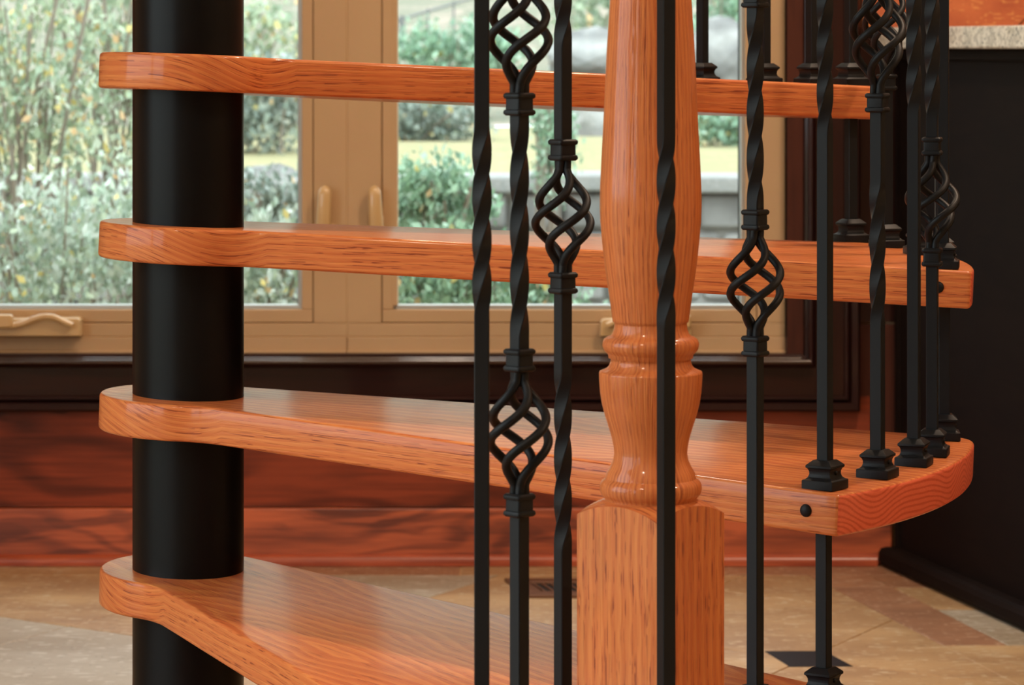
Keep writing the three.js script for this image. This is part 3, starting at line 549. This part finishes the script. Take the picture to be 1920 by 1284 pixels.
// slate tiles on the wall above the counter
{
  const wp = [], a = 0.30, cx = 1.44, cy = 1.335;
  for (let i = -6; i <= 8; i++) for (let j = -6; j <= 8; j++) {
    const X = cx + (i - j) * a * Math.SQRT1_2, Yc = cy + (i + j) * a * Math.SQRT1_2, h = a * Math.SQRT1_2;
    let q = shrink([[X - h, Yc], [X, Yc - h], [X + h, Yc], [X, Yc + h]], 0.0012);
    for (const [nx, nz, d] of [[-1, 0, -1.064], [1, 0, 3.19], [0, -1, -1.0475], [0, 1, 2.7]]) q = clip(q, nx, nz, d);
    if (q.length < 3 || areaOf(q) < 2e-4) continue;
    const g = slabGeo(q, 0, 0.011); g.rotateX(-Math.PI / 2); g.scale(1, -1, 1); g.rotateX(0);
    const p = g.attributes.position; let s = 1; // lay the slab into the wall plane: (x, z) of the polygon become (x, y)
    const s2 = new THREE.Shape(q.map((v) => new THREE.Vector2(v[0], v[1])));
    const e = new THREE.ExtrudeGeometry(s2, { depth: 0.010, bevelEnabled: true, bevelThickness: 0.001, bevelSize: 0.001, bevelOffset: -0.001, bevelSegments: 1 }); e.translate(0, 0, WALL_Z - 0.0115);
    part('slate_tile', e, M.slate[(i + 20) % 2], wallBack);
  }
}

// ------------------------------------------------------------------ garden outside
const leafShape = (() => {
  const P = [0, 0, 0, -0.3, 0.45, 0.05, 0, 0.5, 0, 0.3, 0.45, 0.05, 0, 1, -0.08], I = [0, 2, 1, 0, 3, 2, 1, 2, 4, 2, 3, 4];
  const g = new THREE.BufferGeometry(); g.setAttribute('position', new THREE.Float32BufferAttribute(P, 3)); g.setIndex(I); g.computeVertexNormals(); return g;
})();
M.leaf = new THREE.MeshPhysicalMaterial({ color: 0xffffff, roughness: 0.75, transmission: 0.3, thickness: 0, side: THREE.DoubleSide });
M.bark = new THREE.MeshStandardMaterial({ map: texture(128, 256, (u, v) => mix3([124, 116, 105], [88, 80, 72], fbm(u * 12, v * 5, 12, 5, 501, 4))), roughness: 0.9 });
M.twig = new THREE.MeshStandardMaterial({ color: 0x857c70, roughness: 0.9 });
const rockTex = texture(512, 512, (u, v) => mix3([150, 150, 146], [92, 92, 90], clamp(0.5 + 1.8 * (fbm(u * 6, v * 6, 6, 6, 531, 5) - 0.5), 0, 1)));
M.rock = new THREE.MeshStandardMaterial({ map: rockTex, roughness: 0.9 });
M.cap = new THREE.MeshStandardMaterial({ map: sized(stoneTex(561, [146, 146, 142], [126, 128, 125], [160, 160, 157], 0.5), 0.6, 0.6), roughness: 0.8 });
M.lawn = new THREE.MeshStandardMaterial({ map: sized(texture(512, 512, (u, v) => { const a = fbm(u * 16, v * 16, 16, 16, 591, 4), b = noise(u * 60, v * 60, 60, 60, 601); return mix3(mix3([146, 138, 100], [130, 128, 92], a), [158, 142, 106], smooth(0.72, 0.9, b)); }), 2.5, 2.5), roughness: 1 });
M.litter = new THREE.MeshStandardMaterial({ map: sized(texture(512, 512, (u, v) => { const a = fbm(u * 20, v * 20, 20, 20, 631, 5), b = fbm(u * 7, v * 7, 7, 7, 641, 4); return mix3(mix3([126, 122, 108], [104, 110, 88], b), [148, 136, 122], smooth(0.55, 0.7, a)); }), 3, 3), roughness: 1 });
const gz = (d) => EYE.z - d;                                     // depth from the viewer to world z
const gx = (px, d) => EYE.x + (px - 960) * d / FOCAL, gy = (py, d) => EYE.y - (py - HORIZON) * d / FOCAL;
function terrainY(x, z) {
  const d = EYE.z - z, n = 0.05 * Math.sin(x * 1.3 + z) + 0.04 * Math.sin(x * 2.9 - z * 1.7);
  if (d < 7) return -0.16;
  let y = lerp(-0.16, 0.02, smooth(7, 10.5, d)); y = lerp(y, 0.46, smooth(11.4, 11.9, d)); y += 0.11 * smooth(12, 15, d) + 0.75 * smooth(16, 24, d) + 1.4 * smooth(22, 32, d) + 24 * smooth(25, 58, d);
  return y + n * smooth(15, 20, d);
}
{
  const lawn = structure('garden_ground', 'grassy garden ground rising away from the windows'); lawn.userData.category = 'ground';
  const mk = (x0, x1, d0, d1, nx, nd, m, name) => {
    const g = new THREE.PlaneGeometry(1, 1, nx, nd), p = g.attributes.position, u = g.attributes.uv;
    for (let i = 0; i < p.count; i++) { const x = lerp(x0, x1, p.getX(i) + 0.5), d = lerp(d0, d1, p.getY(i) + 0.5), z = EYE.z - d; p.setXYZ(i, x, terrainY(x, z), z); u.setXY(i, x, z); }
    g.computeVertexNormals(); part(name, g, m, lawn);
  };
  mk(-14, 14, 6.6, 11.7, 40, 30, M.litter, 'planting_bed'); mk(-14, 14, 11.7, 17, 40, 40, M.lawn, 'grass'); mk(-45, 45, 17, 60, 60, 40, M.litter, 'hillside');
  const y = new THREE.PlaneGeometry(30, 40); y.rotateX(-Math.PI / 2); y.translate(-18, -0.17, 6); { const u = y.attributes.uv, p = y.attributes.position; for (let i = 0; i < u.count; i++) u.setXY(i, p.getX(i), p.getZ(i)); } part('side_lawn', y, M.lawn, lawn);
}
const PALE = [[0.34, 0.44, 0.29], [0.42, 0.50, 0.34], [0.31, 0.41, 0.29], [0.47, 0.54, 0.42]], GREEN = [[0.25, 0.42, 0.28], [0.34, 0.52, 0.36], [0.19, 0.33, 0.23], [0.48, 0.62, 0.50]], GREY = [[0.24, 0.30, 0.25], [0.32, 0.38, 0.32], [0.18, 0.24, 0.20], [0.40, 0.46, 0.42]], SILVER = [[0.47, 0.56, 0.48], [0.57, 0.64, 0.57], [0.37, 0.47, 0.37], [0.44, 0.53, 0.38]];
const YEL = [[0.72, 0.60, 0.22], [0.70, 0.48, 0.25]];
function foliage(parent, c, r, n, size, cols, yellow, clumps = 60) {
  const im = new THREE.InstancedMesh(leafShape, M.leaf, n); im.name = 'foliage'; im.userData.kind = 'stuff';
  const m = new THREE.Matrix4(), q = new THREE.Quaternion(), e = new THREE.Euler(), col = new THREE.Color(), cl = [];
  for (let i = 0; i < clumps; i++) { const a = rr(0, 6.283), v = rr(-1, 1), k = Math.pow(rnd(), 0.42), s = Math.sqrt(1 - v * v); cl.push([c[0] + r[0] * k * s * Math.cos(a), c[1] + r[1] * k * v, c[2] + r[2] * k * s * Math.sin(a), rnd()]); }
  for (let i = 0; i < n; i++) {
    const t = cl[Math.floor(rnd() * clumps)], sp = 0.22 * Math.min(r[0], r[1], r[2]) + size;
    const g = () => (rnd() + rnd() + rnd() - 1.5) * 1.2;
    e.set(rr(-1.3, 1.3), rr(0, 6.283), rr(-1.0, 1.0)); q.setFromEuler(e);
    const s = size * rr(0.6, 1.3); m.compose(new THREE.Vector3(t[0] + g() * sp, Math.max(t[1] + g() * sp, -0.1), Math.min(t[2] + g() * sp, -3.0)), q, new THREE.Vector3(s, s, s)); im.setMatrixAt(i, m);
    const cc = rnd() < yellow ? YEL[Math.floor(rnd() * 2)] : cols[Math.min(3, Math.floor(t[3] * 2.5 + rnd() * 1.5))], b = rr(0.85, 1.15); col.setRGB(cc[0] * b * 0.95, cc[1] * b * 0.95, cc[2] * b * 0.95); im.setColorAt(i, col);
  }
  im.castShadow = im.receiveShadow = true; parent.add(im); return im;
}
function twigs(parent, c, r, base, n, rad) {
  const gs = [];
  for (let i = 0; i < n; i++) {
    const a = rr(0, 6.283), k = rr(0.3, 1.0), e = new THREE.Vector3(c[0] + r[0] * k * Math.cos(a), c[1] + r[1] * rr(-0.2, 0.95), c[2] + r[2] * k * Math.sin(a)), s = new THREE.Vector3(base[0] + rr(-0.1, 0.1), base[1], base[2] + rr(-0.1, 0.1));
    const mid = s.clone().lerp(e, 0.5); mid.y += rr(0.0, 0.25) * r[1]; mid.x += rr(-0.15, 0.15) * r[0];
    gs.push(new THREE.TubeGeometry(new THREE.QuadraticBezierCurve3(s, mid, e), 8, rad * rr(0.5, 1.2), 5));
  }
  part('stems', mergeGeometries(gs), M.twig, parent);
}
function shrub(name, label, px, py, d, rx, ry, n, size, cols, yellow, grp, nt = 10, clumps = 60) {   // centre as measured, reach in pixels
  const k = d / FOCAL, c = [gx(px, d), gy(py, d), gz(d)], r = [rx * k, ry * k, Math.min(rx, ry) * k * 0.8], t = thing(name, label, 'shrub', grp);
  const by = terrainY(c[0], c[2]);
  twigs(t, c, r, [c[0], by - 0.02, c[2]], nt, 0.006); foliage(t, c, r, n, size, cols, yellow, clumps); return t;
}
// left window: thicket
shrub('garden_bush', 'tall pale autumn bush filling the left window edge', 20, 150, 9.6, 190, 260, 2600, 0.034, PALE, 0.12, null, 26, 110);
shrub('garden_bush', 'pale yellow-green bush in the left window just left of the pole', 200, 120, 10.4, 150, 250, 2000, 0.036, PALE, 0.10, null, 22, 90);
shrub('silvery_shrub', 'silvery low shrub at the bottom of the left window', 70, 470, 8.4, 190, 170, 2600, 0.030, SILVER, 0.05, null, 10, 90);
shrub('silvery_shrub', 'silvery shrub low in the left window against the pole', 230, 440, 8.8, 130, 160, 1800, 0.030, SILVER, 0.04, null, 10, 70);
shrub('silvery_shrub', 'silvery shrub between the pole and the window mullion', 470, 520, 8.3, 140, 120, 1900, 0.030, SILVER, 0.05, null, 10, 70);
shrub('hedge_bush', 'grey-green bush behind the ledge right of the pole', 500, 205, 14.2, 110, 95, 1700, 0.045, GREY, 0.03, null, 8, 60);
shrub('garden_bush', 'pale bush in the upper left window right of the pole', 440, 90, 15.5, 160, 90, 1500, 0.05, PALE, 0.08, null, 8, 60);
shrub('silvery_shrub', 'grey shrub below the ledge right of the pole', 505, 395, 9.6, 90, 70, 900, 0.03, GREY, 0.05, null, 6, 40);
// right window
shrub('leafy_bush', 'fresh green leafy bush in front of the garden wall', 815, 385, 8.8, 120, 70, 1700, 0.030, GREEN, 0.01, null, 16, 60);
shrub('leafy_bush', 'green leafy bush low in the right window beside the mullion', 830, 540, 8.2, 150, 95, 1900, 0.030, GREEN, 0.05, null, 12, 70);
shrub('leafy_bush', 'low green bush at the bottom of the right window left of the newel', 1010, 540, 8.6, 110, 70, 1200, 0.028, GREEN, 0.08, null, 8, 50);
shrub('conifer_bush', 'narrow dark green bush in the middle of the right window', 1035, 260, 10.8, 42, 120, 1300, 0.022, GREEN, 0.0, null, 8, 50);
shrub('hedge_bush', 'dark grey-green hedge bush at the edge of the lawn', 800, 235, 15.2, 110, 52, 1500, 0.045, GREY, 0.02, null, 6, 50);
shrub('hedge_bush', 'light green clipped bush above the top tread in the right window', 850, 105, 17.5, 170, 58, 1900, 0.05, GREEN, 0.02, null, 6, 60);
shrub('hedge_bush', 'small green bush by the lawn right of the newel', 1350, 240, 14.6, 70, 40, 900, 0.04, GREEN, 0.06, null, 6, 40);
shrub('garden_bush', 'pale green bush at the top right of the right window', 1110, 30, 19, 90, 70, 900, 0.055, PALE, 0.03, null, 6, 40);
shrub('garden_bush', 'pale green bush high in the strip of window right of the newel', 1365, 20, 20, 70, 90, 900, 0.055, GREEN, 0.03, null, 6, 40);
// trees behind
function tree(px, d, wpx, label, lean = 0) {
  const t = thing('garden_tree', label, 'tree'), x = gx(px, d), z = gz(d), y0 = terrainY(x, z) - 0.1, r = wpx * d / FOCAL / 2;
  const g = new THREE.TubeGeometry(new THREE.CatmullRomCurve3([new THREE.Vector3(x, y0, z), new THREE.Vector3(x + lean * 0.3, y0 + 1.6, z), new THREE.Vector3(x + lean * 0.7, y0 + 3.2, z), new THREE.Vector3(x + lean, y0 + 5, z)]), 16, r, 8); part('trunk', g, M.bark, t);
  const gs = []; for (let i = 0; i < 9; i++) { const h = rr(1.0, 4.6), a = rr(0, 6.28), L = rr(0.8, 1.8), s = new THREE.Vector3(x + lean * h / 5, y0 + h, z); gs.push(new THREE.TubeGeometry(new THREE.QuadraticBezierCurve3(s, s.clone().add(new THREE.Vector3(Math.cos(a) * L * 0.5, L * 0.15, Math.sin(a) * L * 0.5)), s.clone().add(new THREE.Vector3(Math.cos(a) * L, L * 0.6, Math.sin(a) * L))), 8, r * 0.22, 5)); }
  part('branches', mergeGeometries(gs), M.bark, t);
  foliage(t, [x + lean * 0.8, y0 + 4.6, z], [1.7, 1.5, 1.5], 500, 0.13, PALE, 0.15, 40);
}
tree(150, 16, 20, 'slim grey tree trunk behind the thicket in the left window');
tree(480, 22, 16, 'grey tree trunk on the hill right of the pole', 0.3);
tree(870, 25, 22, 'grey tree trunk on the hill above the clipped bush', -0.2);
tree(1130, 24, 14, 'slim tree trunk at the right side of the right window', 0.2);
tree(60, 21, 14, 'thin tree trunk at the far left of the left window', 0.2);
// boulders
function boulder(px, py, d, wpx, hpx, label) {
  const t = new THREE.IcosahedronGeometry(1, 4), p = t.attributes.position, k = d / FOCAL, s = rr(0, 50);
  for (let i = 0; i < p.count; i++) { const x = p.getX(i), y = p.getY(i), z = p.getZ(i), f = 0.75 + 0.5 * fbm(x * 1.6 + 9 + s, y * 1.6 + z * 1.1 + 9, 99, 99, 651, 4); p.setXYZ(i, x * f * wpx / 2 * k, y * f * hpx / 2 * k, z * f * wpx / 2.2 * k); }
  t.computeVertexNormals();
  const m = new THREE.Mesh(t, M.rock); m.name = numbered('boulder'); m.userData = { label, category: 'rock' }; m.position.set(gx(px, d), gy(py, d), gz(d)); m.castShadow = m.receiveShadow = true; scene.add(m);
}
boulder(1120, 250, 16, 120, 150, 'pale rounded boulder behind the lawn left of the newel');
boulder(1120, 115, 18, 190, 130, 'grey rock outcrop above the top tread beside the newel');
boulder(1345, 110, 18.5, 110, 170, 'tall pale rock in the window strip right of the newel');
boulder(500, 370, 10.9, 170, 120, 'grey boulder under the ledge right of the pole');
// low garden wall with capstones
{
  const t = thing('garden_wall', 'low dry stone garden wall with pale capstones', 'wall'), d = 11.5, z = gz(d), x0 = gx(-120, d), x1 = gx(1560, d), yc = gy(325, d);
  let x = x0; const yb = -0.02;
  while (x < x1) { const w = rr(0.34, 0.55); const g = new RoundedBoxGeometry(w - 0.008, 0.06, 0.34, 2, 0.012); g.translate(x + w / 2, yc - 0.03 + rr(-0.004, 0.004), z); part('capstone', boxUV(g), M.cap, t); x += w; }
  part('mortar_core', box(x0, x1, yb - 0.05, yc - 0.062, z - 0.12, z + 0.105), M.rock, t);
  for (let row = 0, y = yc - 0.062; y > yb; row++) { const h = rr(0.10, 0.15); x = x0 - rr(0, 0.2); while (x < x1) { const w = rr(0.16, 0.34); const g = new RoundedBoxGeometry(w - 0.012, h - 0.012, 0.26, 2, 0.02); g.translate(x + w / 2, y - h / 2, z + rr(-0.012, 0.012)); part('stone', boxUV(g), M.rock, t); x += w; } y -= h; }
}
// thin garden fence on the hill
{
  const t = thing('garden_fence', 'thin dark metal garden fence on the hill above the lawn', 'fence'), d = 20, a = [gx(745, d), gy(38, d), gz(d)], b = [gx(905, d), gy(-12, d), gz(d) - 0.5];
  M.fence = new THREE.MeshStandardMaterial({ color: 0x6a6c6a, roughness: 0.6 });
  const rod = (p, q, r, n) => part(n, new THREE.TubeGeometry(new THREE.LineCurve3(new THREE.Vector3(...p), new THREE.Vector3(...q)), 1, r, 6), M.fence, t);
  rod(a, b, 0.009, 'rail');
  for (const f of [0.05, 0.35, 0.65, 0.95]) { const p = [lerp(a[0], b[0], f), lerp(a[1], b[1], f), lerp(a[2], b[2], f)]; rod([p[0], terrainY(p[0], p[2]) - 0.1, p[2]], [p[0], p[1] + 0.02, p[2]], f === 0.05 ? 0.02 : 0.008, 'post'); }
}

renderer.render(scene, camera);
